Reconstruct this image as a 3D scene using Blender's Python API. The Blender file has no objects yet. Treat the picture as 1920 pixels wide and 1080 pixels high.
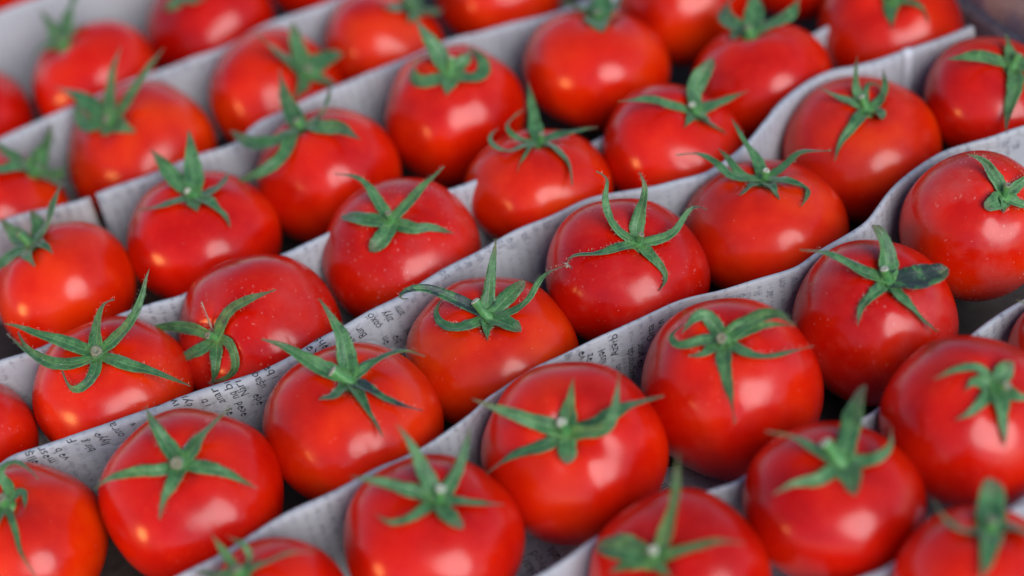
import bpy, math, random
import numpy as np
from mathutils import Vector, Matrix

# ------------------------------------------------------------------ camera, sky, lamps, exposure
CAM_F = 3721.1
CAM_LOC = (-0.00000, -0.65421, 0.57795)
CAM_ROT = [[0.982158, 0.188058, 0.0], [-0.120881, 0.631319, -0.766044], [-0.14406, 0.752377, 0.642788]]

scn = bpy.context.scene
COL = scn.collection
cd = bpy.data.cameras.new('camera'); cam = bpy.data.objects.new('camera', cd); COL.objects.link(cam)
Rm = Matrix(CAM_ROT)
cam.matrix_world = Matrix.Translation(CAM_LOC) @ Rm.to_4x4()
cd.sensor_width = 36; cd.lens = 36 * CAM_F / 1920; cd.clip_start = .01; cd.clip_end = 50
cd.dof.use_dof = True; cd.dof.focus_distance = .815; cd.dof.aperture_fstop = cd.lens / 24.0
scn.camera = cam

SUN_EL, SUN_AZ = math.radians(34), Vector((.46, -.88, 0)).normalized()
w = bpy.data.worlds.new('World'); scn.world = w; w.use_nodes = True
nt = w.node_tree; bg = nt.nodes['Background']
sky = nt.nodes.new('ShaderNodeTexSky'); sky.sky_type = 'NISHITA'; sky.sun_disc = False
sky.sun_elevation = SUN_EL
sky.sun_rotation = math.atan2(SUN_AZ.x, SUN_AZ.y)
sky.air_density = 1.0; sky.dust_density = .3; sky.ozone_density = 3
nt.links.new(sky.outputs[0], bg.inputs[0]); bg.inputs[1].default_value = .135
sl = bpy.data.lights.new('sun', 'SUN'); sl.energy = 2.4; sl.angle = math.radians(42); sl.color = (1, .97, .95)
sun = bpy.data.objects.new('sun', sl); COL.objects.link(sun)
sd = Vector((SUN_AZ.x * math.cos(SUN_EL), SUN_AZ.y * math.cos(SUN_EL), math.sin(SUN_EL)))
sun.rotation_euler = sd.to_track_quat('Z', 'Y').to_euler()
# the warm stall lamp whose small orange reflection sits low on the left of every fruit
ll = bpy.data.lights.new('stall_lamp', 'AREA'); ll.shape = 'DISK'; ll.size = .6; ll.energy = 17; ll.color = (1, .45, .12)
lamp = bpy.data.objects.new('stall_lamp', ll); COL.objects.link(lamp)
ld = Vector((-.88, -.42, .20)).normalized()
lamp.location = ld * 2.2
lamp.rotation_euler = ld.to_track_quat('Z', 'Y').to_euler()
scn.view_settings.view_transform = 'Standard'; scn.view_settings.look = 'None'
scn.view_settings.exposure = 0.22; scn.view_settings.gamma = 1

rnd = random.Random(7)

# ------------------------------------------------------------------ helpers
def mesh_obj(name, verts, faces, mat, parent=None, smooth=True, uvs=None, mats=None, fm=None):
    me = bpy.data.meshes.new(name)
    me.from_pydata([tuple(v) for v in verts], [], faces)
    for m in (mats or [mat]): me.materials.append(m)
    if fm: me.polygons.foreach_set('material_index', fm)
    if smooth: me.polygons.foreach_set('use_smooth', [True] * len(me.polygons))
    if uvs is not None:
        ul = me.uv_layers.new(name='UVMap')
        li = np.empty(len(me.loops), dtype=np.int32); me.loops.foreach_get('vertex_index', li)
        ul.data.foreach_set('uv', np.asarray(uvs, dtype=np.float32)[li].ravel())
    me.update()
    o = bpy.data.objects.new(name, me); COL.objects.link(o)
    if parent: o.parent = parent
    return o

def tag(o, label=None, cat=None, group=None, kind=None):
    if label: o['label'] = label
    if cat: o['category'] = cat
    if group: o['group'] = group
    if kind: o['kind'] = kind
    return o

def empty(name, loc):
    o = bpy.data.objects.new(name, None); COL.objects.link(o); o.location = loc; o.empty_display_size = .01
    return o

def catmull(P, n):
    P = np.asarray(P, float)
    Q = np.vstack([2 * P[0] - P[1], P, 2 * P[-1] - P[-2]])
    seg = np.linalg.norm(np.diff(P, axis=0), axis=1); cum = np.r_[0, np.cumsum(seg)]
    out = []
    for s in np.linspace(0, cum[-1], n):
        i = min(np.searchsorted(cum, s, side='right') - 1, len(P) - 2)
        t = (s - cum[i]) / max(seg[i], 1e-9)
        a, b, c, d = Q[i], Q[i + 1], Q[i + 2], Q[i + 3]
        out.append(.5 * (2 * b + (c - a) * t + (2 * a - 5 * b + 4 * c - d) * t * t + (3 * b - 3 * c + d - a) * t ** 3))
    return np.array(out)

def norm(v):
    v = np.asarray(v, float); return v / max(np.linalg.norm(v), 1e-12)

# ------------------------------------------------------------------ materials
class NT:
    def __init__(s, name):
        s.m = bpy.data.materials.new(name); s.m.use_nodes = True; s.t = s.m.node_tree
        s.b = s.t.nodes['Principled BSDF']
    def n(s, typ, **k):
        nd = s.t.nodes.new(typ)
        for a, v in k.items(): setattr(nd, a, v)
        return nd
    def l(s, a, b): s.t.links.new(a, b)
    def noise(s, vec, scale, detail=3, rough=.5):
        n = s.n('ShaderNodeTexNoise'); n.inputs['Scale'].default_value = scale
        n.inputs['Detail'].default_value = detail; n.inputs['Roughness'].default_value = rough
        s.l(vec, n.inputs['Vector']); return n.outputs['Fac']
    def ramp(s, fac, stops, interp='LINEAR'):
        r = s.n('ShaderNodeValToRGB'); e = r.color_ramp.elements; r.color_ramp.interpolation = interp
        while len(e) > 1: e.remove(e[-1])
        e[0].position = stops[0][0]; e[0].color = (*stops[0][1], 1) if len(stops[0][1]) == 3 else stops[0][1]
        for p, c in stops[1:]:
            q = e.new(p); q.color = (*c, 1) if len(c) == 3 else c
        s.l(fac, r.inputs[0]); return r.outputs[0]
    def g(s, fac, a, b):
        return s.ramp(fac, [(a, (0, 0, 0)), (b, (1, 1, 1))])
    def math(s, op, a, b=None, clamp=False):
        m = s.n('ShaderNodeMath', operation=op); m.use_clamp = clamp
        for i, x in enumerate((a, b)):
            if x is None: continue
            if isinstance(x, (int, float)): m.inputs[i].default_value = x
            else: s.l(x, m.inputs[i])
        return m.outputs[0]
    def mix(s, fac, a, b, mode='MIX'):
        m = s.n('ShaderNodeMix', data_type='RGBA', blend_type=mode)
        for i, x in ((0, fac), (6, a), (7, b)):
            if isinstance(x, (int, float)): m.inputs[i].default_value = x
            elif isinstance(x, tuple): m.inputs[i].default_value = (*x, 1)
            else: s.l(x, m.inputs[i])
        return m.outputs[2]
    def bump(s, h, strength, dist):
        b = s.n('ShaderNodeBump'); b.inputs['Strength'].default_value = strength; b.inputs['Distance'].default_value = dist
        s.l(h, b.inputs['Height']); s.l(b.outputs[0], s.b.inputs['Normal'])
    def shift(s):
        tc = s.n('ShaderNodeTexCoord'); oi = s.n('ShaderNodeObjectInfo')
        v = s.n('ShaderNodeVectorMath', operation='ADD'); sc = s.math('MULTIPLY', oi.outputs['Random'], 7.3)
        s.l(tc.outputs['Object'], v.inputs[0]); s.l(sc, v.inputs[1]); s.rand = oi.outputs['Random']
        return v.outputs[0]

def make_tomato_mat():
    k = NT('tomato_skin'); v = k.shift(); b = k.b
    big = k.noise(v, 38, 3, .5)
    col = k.ramp(big, [(.30, (.52, .004, .0002)), (.5, (.66, .010, .0003)), (.72, (.76, .024, .0006))])
    hue = k.ramp(k.rand, [(0, (.80, .50, .9)), (.5, (1, 1, 1)), (1, (1.03, 2.0, 1.0))])
    col = k.mix(1.0, col, hue, 'MULTIPLY')
    # flower end and shoulders go a little paler, in streaks that run from the stem
    mott = k.noise(v, 260, 4, .65)
    col = k.mix(k.math('MULTIPLY', k.g(mott, .52, .80), .15), col, (.76, .07, .01))
    at = k.n('ShaderNodeAttribute', attribute_type='OBJECT', attribute_name='dust')
    dust = at.outputs['Fac']
    # dull bloom in cloudy patches
    cl = k.g(k.noise(v, 45, 5, .6), .48, .70)
    bl = k.math('MULTIPLY', k.math('MULTIPLY', cl, dust), .22)
    col = k.mix(bl, col, (.55, .20, .18))
    # dried water spots and specks
    vo = k.n('ShaderNodeTexVoronoi'); vo.inputs['Scale'].default_value = 420; vo.inputs['Randomness'].default_value = 1
    wv = k.n('ShaderNodeVectorMath', operation='ADD'); ns = k.n('ShaderNodeTexNoise'); ns.inputs['Scale'].default_value = 500
    k.l(v, ns.inputs['Vector'])
    ml = k.n('ShaderNodeVectorMath', operation='SCALE'); ml.inputs[3].default_value = .0022; k.l(ns.outputs['Color'], ml.inputs[0])
    k.l(v, wv.inputs[0]); k.l(ml.outputs[0], wv.inputs[1]); k.l(wv.outputs[0], vo.inputs['Vector'])
    spot = k.g(vo.outputs['Distance'], .34, .12)
    sp = k.ramp(vo.outputs['Distance'], [(.10, (1, 1, 1)), (.30, (0, 0, 0))])
    sel = k.g(k.noise(v, 70, 4, .7), .46, .56)
    cellsel = k.n('ShaderNodeSeparateColor'); k.l(vo.outputs['Color'], cellsel.inputs[0])
    cs = k.g(cellsel.outputs[0], .62, .70)
    sp = k.math('MULTIPLY', k.math('MULTIPLY', sp, cs), k.math('MULTIPLY', sel, dust))
    col = k.mix(k.math('MULTIPLY', sp, .5), col, (.78, .36, .30))
    vo2 = k.n('ShaderNodeTexVoronoi'); vo2.inputs['Scale'].default_value = 230; k.l(v, vo2.inputs['Vector'])
    s2 = k.n('ShaderNodeSeparateColor'); k.l(vo2.outputs['Color'], s2.inputs[0])
    sp2 = k.math('MULTIPLY', k.ramp(vo2.outputs['Distance'], [(.035, (1, 1, 1)), (.075, (0, 0, 0))]), k.g(s2.outputs[1], .70, .75))
    col = k.mix(k.math('MULTIPLY', sp2, .3), col, (.8, .5, .42))
    k.l(col, b.inputs['Base Color'])
    r = k.ramp(k.noise(v, 120, 4, .6), [(.3, (.17,) * 3), (.7, (.26,) * 3)])
    rr = k.math('ADD', r, k.math('MULTIPLY', k.math('ADD', sp, cl), k.math('MULTIPLY', dust, .10)))
    k.l(rr, b.inputs['Roughness'])
    b.inputs['Specular IOR Level'].default_value = .40
    b.inputs['Subsurface Weight'].default_value = .12
    b.inputs['Subsurface Radius'].default_value = (1, .12, .05); b.inputs['Subsurface Scale'].default_value = .004
    h = k.math('ADD', k.math('MULTIPLY', k.noise(v, 900, 2, .5), .25), k.noise(v, 90, 2, .5))
    k.bump(h, .12, .0006)
    return k.m

def make_green(name, lo, mid, hi, brown=True):
    k = NT(name); v = k.shift(); b = k.b
    uv = k.n('ShaderNodeUVMap'); sx = k.n('ShaderNodeSeparateXYZ'); k.l(uv.outputs[0], sx.inputs[0])
    n1 = k.noise(v, 160, 5, .65)
    col = k.ramp(n1, [(.30, lo), (.50, mid), (.74, hi)])
    # lighter midrib and margins, side veins
    mid_ = k.ramp(k.math('ABSOLUTE', k.math('SUBTRACT', sx.outputs[1], .5)), [(.0, (1,) * 3), (.07, (0,) * 3)])
    edge = k.ramp(k.math('ABSOLUTE', k.math('SUBTRACT', sx.outputs[1], .5)), [(.38, (0,) * 3), (.5, (1,) * 3)])
    col = k.mix(k.math('MULTIPLY', mid_, .35), col, (.22, .42, .14))
    col = k.mix(k.math('MULTIPLY', edge, .15), col, (.20, .36, .12))
    # yellow green towards the heart
    heart = k.ramp(sx.outputs[0], [(0, (1,) * 3), (.22, (0,) * 3)])
    col = k.mix(k.math('MULTIPLY', heart, .45), col, (.13, .34, .035))
    if brown:
        t = k.math('ADD', sx.outputs[0], k.math('MULTIPLY', k.math('SUBTRACT', n1, .5), .5))
        tip = k.ramp(t, [(.70, (0,) * 3), (.92, (1,) * 3)])
        col = k.mix(k.math('MULTIPLY', tip, .8), col, (.11, .085, .04))
        blot = k.g(k.noise(v, 110, 3, .6), .63, .72)
        col = k.mix(k.math('MULTIPLY', blot, .6), col, (.025, .05, .04))
        ba = k.n('ShaderNodeAttribute', attribute_type='OBJECT', attribute_name='bruise')
        col = k.mix(k.math('MULTIPLY', k.math('MULTIPLY', ba.outputs['Fac'], k.g(k.noise(v, 150, 3, .6), .40, .50)), .9), col, (.015, .022, .028))
        dots = k.g(k.noise(v, 900, 2, .5), .58, .66)
        col = k.mix(k.math('MULTIPLY', dots, .55), col, (.012, .07, .03))
        fine = k.g(k.noise(v, 1400, 2, .5), .60, .72)
        col = k.mix(k.math('MULTIPLY', fine, .35), col, (.30, .45, .28))
    k.l(col, b.inputs['Base Color'])
    b.inputs['Roughness'].default_value = .48; b.inputs['Specular IOR Level'].default_value = .45
    b.inputs['Sheen Weight'].default_value = .25; b.inputs['Sheen Roughness'].default_value = .4
    b.inputs['Subsurface Weight'].default_value = .15; b.inputs['Subsurface Radius'].default_value = (.3, 1, .2)
    b.inputs['Subsurface Scale'].default_value = .001
    k.bump(k.math('ADD', k.noise(v, 700, 3, .6), k.math('MULTIPLY', mid_, -.6)), .5, .0004)
    return k.m

def plain(name, col, rough=.6, nscale=200, var=.25, bump=.0, spec=.3):
    k = NT(name); v = k.shift()
    c2 = tuple(x * (1 - var) for x in col); c3 = tuple(min(1, x * (1 + var)) for x in col)
    k.l(k.ramp(k.noise(v, nscale, 4, .6), [(.3, c2), (.7, c3)]), k.b.inputs['Base Color'])
    k.b.inputs['Roughness'].default_value = rough; k.b.inputs['Specular IOR Level'].default_value = spec
    if bump: k.bump(k.noise(v, nscale * 2, 4, .6), .6, bump)
    return k.m

def make_paper(name, base=(.43, .45, .47)):
    k = NT(name); b = k.b
    tc = k.n('ShaderNodeTexCoord'); v = tc.outputs['Object']
    n1 = k.noise(v, 60, 5, .6)
    col = k.ramp(n1, [(.3, tuple(x * .93 for x in base)), (.7, base)])
    fib = k.noise(v, 1500, 3, .7)
    col = k.mix(k.math('MULTIPLY', k.g(fib, .5, .8), .12), col, (.45, .45, .47))
    # print of the inner side showing faintly through the sheet: broken lines of type
    uv = k.n('ShaderNodeUVMap'); mp = k.n('ShaderNodeMapping'); k.l(uv.outputs[0], mp.inputs[0])
    sx = k.n('ShaderNodeSeparateXYZ'); k.l(mp.outputs[0], sx.inputs[0])
    line = k.math('SINE', k.math('MULTIPLY', sx.outputs[0], 6.2832 / .0048))
    line = k.g(line, .05, .6)
    st = k.n('ShaderNodeMapping'); st.inputs['Scale'].default_value = (260, 700, 1); k.l(uv.outputs[0], st.inputs[0])
    ch = k.g(k.noise(st.outputs[0], 1, 2, .6), .47, .56)
    blk = k.g(k.noise(uv.outputs[0], 42, 2, .5), .38, .48)
    pa = k.n('ShaderNodeAttribute', attribute_type='OBJECT', attribute_name='print_density')
    col = k.mix(k.math('MULTIPLY', k.math('MULTIPLY', line, ch), k.math('MULTIPLY', blk, pa.outputs['Fac'])), col, (.15, .155, .18))
    k.l(col, b.inputs['Base Color'])
    b.inputs['Roughness'].default_value = .62; b.inputs['Specular IOR Level'].default_value = .3
    cr = k.n('ShaderNodeTexVoronoi', feature='DISTANCE_TO_EDGE'); cr.inputs['Scale'].default_value = 38
    cw = k.n('ShaderNodeVectorMath', operation='ADD'); cn = k.n('ShaderNodeTexNoise'); cn.inputs['Scale'].default_value = 60
    k.l(v, cn.inputs['Vector']); cs_ = k.n('ShaderNodeVectorMath', operation='SCALE'); cs_.inputs[3].default_value = .02
    k.l(cn.outputs['Color'], cs_.inputs[0]); k.l(v, cw.inputs[0]); k.l(cs_.outputs[0], cw.inputs[1]); k.l(cw.outputs[0], cr.inputs['Vector'])
    crz = k.ramp(cr.outputs['Distance'], [(0, (0, 0, 0)), (.06, (1, 1, 1))])
    k.bump(k.math('ADD', k.math('ADD', k.math('MULTIPLY', fib, .15), k.noise(v, 90, 4, .6)), k.math('MULTIPLY', crz, .35)), .45, .0011)
    return k.m

def make_wood(name):
    k = NT(name); b = k.b
    tc = k.n('ShaderNodeTexCoord'); mp = k.n('ShaderNodeMapping'); mp.inputs['Scale'].default_value = (1, 9, 9)
    k.l(tc.outputs['Object'], mp.inputs[0])
    n = k.noise(mp.outputs[0], 45, 6, .7); n2 = k.noise(tc.outputs['Object'], 30, 3, .5)
    col = k.ramp(n, [(.3, (.16, .13, .12)), (.5, (.36, .31, .30)), (.7, (.56, .51, .50))])
    col = k.mix(k.math('MULTIPLY', k.g(n2, .5, .7), .4), col, (.30, .27, .28))
    k.l(col, b.inputs['Base Color']); b.inputs['Roughness'].default_value = .75
    k.bump(n, .5, .001)
    return k.m

M_TOM = make_tomato_mat()
M_SEP = make_green('sepal_green', (.014, .065, .018), (.046, .155, .044), (.125, .290, .100))
M_HUB = make_green('calyx_green', (.030, .14, .04), (.075, .25, .06), (.13, .33, .10), brown=False)
M_DRY = plain('dry_sepal', (.34, .26, .20), .7)
M_CUT = plain('cut_stem', (.20, .20, .13), .7, 1500, .5, .0003)
M_CUT2 = plain('pale_cut_stem', (.45, .47, .36), .7, 1500, .4, .0003)
PALE = {'t31', 't32', 't41', 't39', 't37', 't36', 't40', 't09', 't16', 't27', 't28', 't12'}
M_HAIR = plain('plant_hair', (.55, .60, .45), .5)
M_PAPER = make_paper('newsprint_paper')
M_LINER = make_paper('liner_paper', (.50, .52, .56))
M_FLOOR = plain('gap_shade_board', (.05, .04, .035), .8, 80, .4)  # crate floor painted near black to imitate shade in the gaps between fruit
M_INK = plain('printing_ink', (.04, .04, .05), .6, 900, .3)
M_INK2 = plain('pale_printing_ink', (.23, .24, .28), .6, 900, .15)
M_WOOD = make_wood('crate_wood')
M_STRAP = plain('white_strap', (.60, .63, .66), .4, 100, .04)

# ------------------------------------------------------------------ the tray of tomatoes (world data, 0.1 mm)
TOMATOES = [
 ["t01",[-2617,2227,198],346,0.8,[-0.009,0.175,0.985],[-2619,2269,433],None,[[71,[[-2619,2269,433],[-2547,2362,446],[-2501,2493,450]],0]],"tomato cut by the left edge, below the pale sheet in the upper left corner"],
 ["t02",[-1933,2323,269],333,0.8,[-0.386,0.049,0.921],[-2021,2334,480],None,[[60,[[-2021,2334,480],[-2092,2495,539],[-2136,2583,570]],0],[66,[[-2021,2334,480],[-1975,2442,595],[-1929,2478,661],[-1928,2541,703]],0],[60,[[-2021,2334,480],[-2154,2411,458],[-2197,2348,442]],0],[55,[[-2021,2334,480],[-1963,2386,530],[-1896,2360,564]],0]],"egg shaped tomato leaning left, in front of the large blank sheet in the upper left"],
 ["t03",[-1325,2686,231],359,0.8,[-0.34,-0.124,0.932],[-1409,2656,462],None,[[62,[[-1409,2656,462],[-1451,2572,463],[-1512,2581,445]],0],[62,[[-1409,2656,462],[-1344,2515,491],[-1284,2526,504]],0],[67,[[-1409,2656,462],[-1379,2718,524],[-1351,2726,578]],0]],"blurred tomato at the top edge, right behind the egg shaped one"],
 ["t04",[-1676,1628,232],375,0.8,[-0.276,-0.244,0.93],[-1747,1564,472],None,[[67,[[-1747,1564,472],[-1826,1657,513],[-1911,1740,555],[-1999,1801,582]],0],[62,[[-1747,1564,472],[-1725,1634,569],[-1691,1702,673],[-1645,1747,758]],0],[52,[[-1747,1564,472],[-1640,1569,578],[-1546,1590,683],[-1434,1594,794]],0],[57,[[-1747,1564,472],[-1861,1568,471],[-1914,1676,488],[-1927,1772,521]],0],[62,[[-1747,1564,472],[-1666,1455,499],[-1635,1432,495]],0],[57,[[-1747,1564,472],[-1767,1503,469],[-1807,1511,466]],0]],"upper left tomato with two tall upright leaves on its green star"],
 ["t05",[-2333,1324,260],329,0.8,[0.737,0.208,0.643],[-2166,1372,406],None,[[66,[[-2166,1372,406],[-2216,1363,509],[-2265,1338,634]],0],[72,[[-2166,1372,406],[-2127,1512,406],[-2097,1585,433],[-2071,1685,453]],0],[56,[[-2166,1372,406],[-2239,1247,531],[-2301,1177,598]],0],[41,[[-2166,1372,406],[-2069,1439,322],[-2038,1533,293],[-2023,1605,320]],0],[51,[[-2166,1372,406],[-2069,1339,347],[-2016,1450,235],[-1976,1432,188]],0]],"tomato at the left edge mostly hidden under its dark green leaves"],
 ["t06",[-976,1885,223],359,0.8,[0.652,-0.342,0.677],[-815,1800,391],None,[[69,[[-815,1800,391],[-893,1758,533],[-965,1731,686]],0],[69,[[-815,1800,391],[-822,1831,516],[-813,1876,634]],0],[79,[[-815,1800,391],[-714,1886,401],[-580,1949,378]],0],[64,[[-815,1800,391],[-731,1783,345],[-652,1791,269]],0],[69,[[-815,1800,391],[-845,1678,400],[-865,1619,381]],0]],"blurred tomato with a big green star hanging over its right side, upper left"],
 ["t07",[-405,2146,246],323,0.8,[0.606,0.095,0.789],[-269,2167,423],None,[[71,[[-269,2167,423],[-331,2044,502],[-377,2064,538]],0],[82,[[-269,2167,423],[-245,2047,449],[-261,2007,452]],0],[71,[[-269,2167,423],[-166,2149,381],[-95,2214,350]],0],[65,[[-269,2167,423],[-170,2326,428],[-133,2406,436]],0]],"blurred tomato at the top edge with green crown cut off, between two pale dividers"],
 ["t08",[223,2427,263],336,0.8,[0.097,0.062,0.993],[246,2442,493],None,[[72,[[246,2442,493],[227,2255,511]],0]],"tomato at the top edge showing only its shiny lower half, no leaves visible"],
 ["t09",[-114,1348,290],342,0.933,[0.064,-0.218,0.974],[-96,1287,564],[[-74,1320,646],16],[[65,[[-96,1287,564],[-130,1354,625],[-173,1411,718],[-204,1459,779]],0],[50,[[-96,1287,564],[-199,1231,585],[-263,1272,593],[-260,1355,617],[-192,1393,619]],0],[55,[[-96,1287,564],[-13,1215,568],[61,1248,566],[61,1346,592],[20,1413,613]],0],[70,[[-96,1287,564],[-111,1199,571],[-127,1153,560]],0],[60,[[-96,1287,564],[-28,1328,594],[11,1361,618]],0]],"tall round tomato whose leaves curl into two loops, top centre left"],
 ["t10",[605,1509,298],359,0.77,[0.215,0.191,0.958],[656,1554,525],None,[[62,[[656,1554,525],[583,1644,554],[504,1718,571]],0],[77,[[656,1554,525],[698,1694,558],[728,1779,592]],0],[57,[[656,1554,525],[757,1675,526],[811,1760,530]],0],[113,[[656,1554,525],[653,1433,579],[651,1389,577]],0],[51,[[656,1554,525],[643,1699,537],[622,1820,544]],0]],"smooth bright tomato at top centre with a stubby green crown at its upper rim"],
 ["t11",[-754,1085,272],346,0.88,[-0.243,0.175,0.954],[-819,1132,527],None,[[65,[[-819,1132,527],[-914,1035,544],[-1041,1067,536],[-1143,1218,520]],0],[50,[[-819,1132,527],[-892,955,542],[-998,873,525],[-1157,885,480]],0],[65,[[-819,1132,527],[-865,1268,560],[-884,1385,607],[-891,1476,640]],0],[45,[[-819,1132,527],[-770,1132,556],[-692,1114,627],[-660,1203,664]],0],[55,[[-819,1132,527],[-718,1011,589],[-628,954,618],[-557,822,641]],0]],"upper left tomato with a pale green star sprawling over the divider to its left"],
 ["t12",[-1347,749,303],349,0.77,[0.091,-0.014,0.996],[-1326,746,533],[[-1351,732,596],15],[[58,[[-1326,746,533],[-1402,822,592],[-1461,922,654],[-1489,962,680]],0],[63,[[-1326,746,533],[-1325,848,585],[-1319,924,649],[-1315,1007,704]],0],[48,[[-1326,746,533],[-1431,680,569],[-1555,701,561]],0],[53,[[-1326,746,533],[-1240,744,551],[-1187,786,567],[-1164,826,578]],0],[48,[[-1326,746,533],[-1242,627,548],[-1200,589,522],[-1180,535,507]],0],[58,[[-1326,746,533],[-1324,662,557],[-1312,619,557]],0]],"left tomato with thin leaves reaching up, just right of the dark gap in the divider"],
 ["t13",[-1985,579,290],321,0.893,[-0.325,0.154,0.933],[-2067,618,525],[[-2111,646,601],15],[[67,[[-2067,618,525],[-1982,634,601],[-1934,682,673],[-1889,742,738]],0],[57,[[-2067,618,525],[-2030,698,561],[-2066,801,583]],0],[67,[[-2067,618,525],[-2168,589,521],[-2249,550,501]],0],[57,[[-2067,618,525],[-2142,728,518],[-2221,854,532]],0],[67,[[-2067,618,525],[-2049,481,570],[-2037,440,564]],0],[57,[[-2067,618,525],[-1979,503,587],[-1954,475,582]],0]],"large glossy tomato at the left edge with its green star at the upper left"],
 ["t14",[-455,393,279],358,0.77,[-0.022,-0.27,0.962],[-461,329,506],[[-465,315,578],13],[[79,[[-461,329,506],[-561,334,536],[-675,412,533]],2],[60,[[-461,329,506],[-500,405,556],[-536,470,619],[-586,509,655],[-667,523,685]],0],[60,[[-461,329,506],[-384,368,556],[-292,394,624],[-189,419,687]],0],[70,[[-461,329,506],[-371,243,516],[-280,249,495],[-200,208,478]],0],[74,[[-461,329,506],[-489,250,509],[-534,209,499],[-574,190,482]],2]],"tomato with wide flat star of leaves and pale specks, centre left"],
 ["t15",[207,662,281],337,0.77,[0.143,0.186,0.972],[239,703,497],[[262,693,564],13],[[72,[[239,703,497],[242,829,517],[249,937,576],[251,1044,613]],0],[53,[[239,703,497],[114,605,558],[37,635,585],[30,730,578],[77,812,553]],0],[34,[[239,703,497],[149,709,544],[113,777,575],[159,871,559],[207,927,548]],0],[63,[[239,703,497],[341,718,507],[427,707,528],[512,689,544]],0],[58,[[239,703,497],[321,558,528],[351,479,514],[343,358,502]],0],[29,[[239,703,497],[167,559,549],[139,533,545],[120,491,530]],0]],"tomato with one tall pointed leaf and a curled one at left, above the centre"],
 ["t16",[856,769,265],338,0.8,[0.441,-0.118,0.89],[959,741,472],[[951,728,543],15],[[58,[[959,741,472],[865,728,548],[772,713,621],[615,602,721]],0],[77,[[959,741,472],[977,830,535],[1038,894,578],[1102,953,607]],2],[63,[[959,741,472],[1069,798,464],[1157,832,462],[1236,865,458]],0],[68,[[959,741,472],[1009,647,467],[1079,631,411]],0],[53,[[959,741,472],[907,630,511],[887,601,507]],0]],"tomato with a broad upright leaf, left of the S curved divider in the upper right"],
 ["t17",[1356,1207,243],343,0.8,[-0.083,0.248,0.965],[1336,1265,471],None,[[61,[[1336,1265,471],[1259,1397,480],[1272,1536,482],[1337,1609,505]],0],[71,[[1336,1265,471],[1386,1407,521],[1405,1520,553]],0],[56,[[1336,1265,471],[1447,1276,515],[1530,1272,550],[1591,1367,561]],0],[61,[[1336,1265,471],[1279,1283,479],[1251,1229,501]],0]],"blurred tomato at top right with a cup shaped green crown, behind the S curved divider"],
 ["t18",[1113,1930,281],322,0.897,[0.22,0.113,0.969],[1169,1959,526],None,[[64,[[1169,1959,526],[1139,1789,556]],0]],"blurred tomato cut by the top edge, behind and between two tomatoes right of centre"],
 ["t19",[2051,1450,239],346,0.8,[-0.066,-0.412,0.909],[2035,1352,456],None,[[87,[[2035,1352,456],[2011,1262,442],[1996,1202,408]],0],[46,[[2035,1352,456],[2108,1304,470],[2160,1260,446],[2174,1206,405]],0],[61,[[2035,1352,456],[1994,1403,509],[1975,1424,561]],0],[61,[[2035,1352,456],[2091,1381,501],[2119,1387,551]],0]],"tomato at the top edge beside the wooden crate side, behind the divider end"],
 ["t20",[-658,2974,272],349,0.77,[0.017,0.086,0.996],[-654,2993,502],None,[[57,[[-654,2993,502],[-656,2825,533]],0]],"sliver of a tomato at the top edge left of centre, behind the divider"],
 ["t21",[-2434,3719,289],359,0.872,[0.282,-0.14,0.949],[-2357,3681,549],None,[[60,[[-2357,3681,549],[-2346,3547,554]],0]],"sliver of a tomato filling the upper left corner"],
 ["t22",[1771,2045,284],296,0.77,[-0.065,0.077,0.995],[1758,2060,479],None,[[54,[[1758,2057,481],[1727,1923,503]],0]],"dark sliver of a tomato at the top edge between two larger ones at the right"],
 ["t23",[-1110,37,250],368,0.88,[-0.522,-0.58,0.626],[-1257,-127,427],[[-1290,-156,482],14],[[58,[[-1257,-127,427],[-1333,-78,455],[-1458,4,437],[-1547,39,407],[-1662,63,344]],0],[63,[[-1257,-127,427],[-1216,-124,505],[-1166,-129,571],[-1078,-172,639],[-944,-255,731]],0],[58,[[-1257,-127,427],[-1329,-139,395],[-1425,-102,334],[-1484,-102,287],[-1493,-122,257]],0],[67,[[-1257,-127,427],[-1266,-190,394],[-1284,-237,349],[-1312,-246,281]],0],[49,[[-1257,-127,427],[-1201,-192,456],[-1183,-245,422],[-1187,-272,377],[-1236,-274,331],[-1340,-228,278]],0],[16,[[-1257,-127,427],[-1275,-90,476],[-1279,-87,534],[-1286,-73,596]],1]],"dull red dusty tomato lying on its side, green star at its lower left"],
 ["t24",[-1745,-152,276],335,0.8,[-0.012,-0.147,0.989],[-1747,-186,505],[[-1734,-224,569],22],[[67,[[-1747,-186,505],[-1815,-154,534],[-1890,-107,556],[-1992,-64,590],[-2064,-25,616],[-2117,-12,631]],0],[67,[[-1747,-186,505],[-1814,-240,522],[-1919,-209,525],[-2006,-141,540],[-2055,-70,553],[-2079,0,565]],0],[31,[[-1747,-186,505],[-1903,-241,519],[-2024,-143,541],[-2066,-84,551],[-2125,3,565]],0],[67,[[-1747,-186,505],[-1737,-105,560],[-1701,-56,629],[-1679,-32,657],[-1635,-38,668]],0],[62,[[-1747,-186,505],[-1668,-162,548],[-1582,-154,618],[-1514,-95,690],[-1487,-40,739],[-1461,-14,770]],0],[67,[[-1747,-186,505],[-1636,-279,515],[-1539,-320,497],[-1452,-375,483],[-1364,-432,462]],0],[58,[[-1747,-186,505],[-1750,-305,517],[-1803,-350,491],[-1844,-351,481],[-1870,-319,494],[-1890,-249,514]],0]],"tomato with the widest many pointed green star, far left above the printed divider"],
 ["t25",[-2374,-255,256],298,0.77,[0.166,0.357,0.919],[-2342,-184,437],None,[[58,[[-2341,-187,439],[-2280,-128,430]],0]],"plain tomato at the left edge below the wide green star, no leaves visible"],
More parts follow.
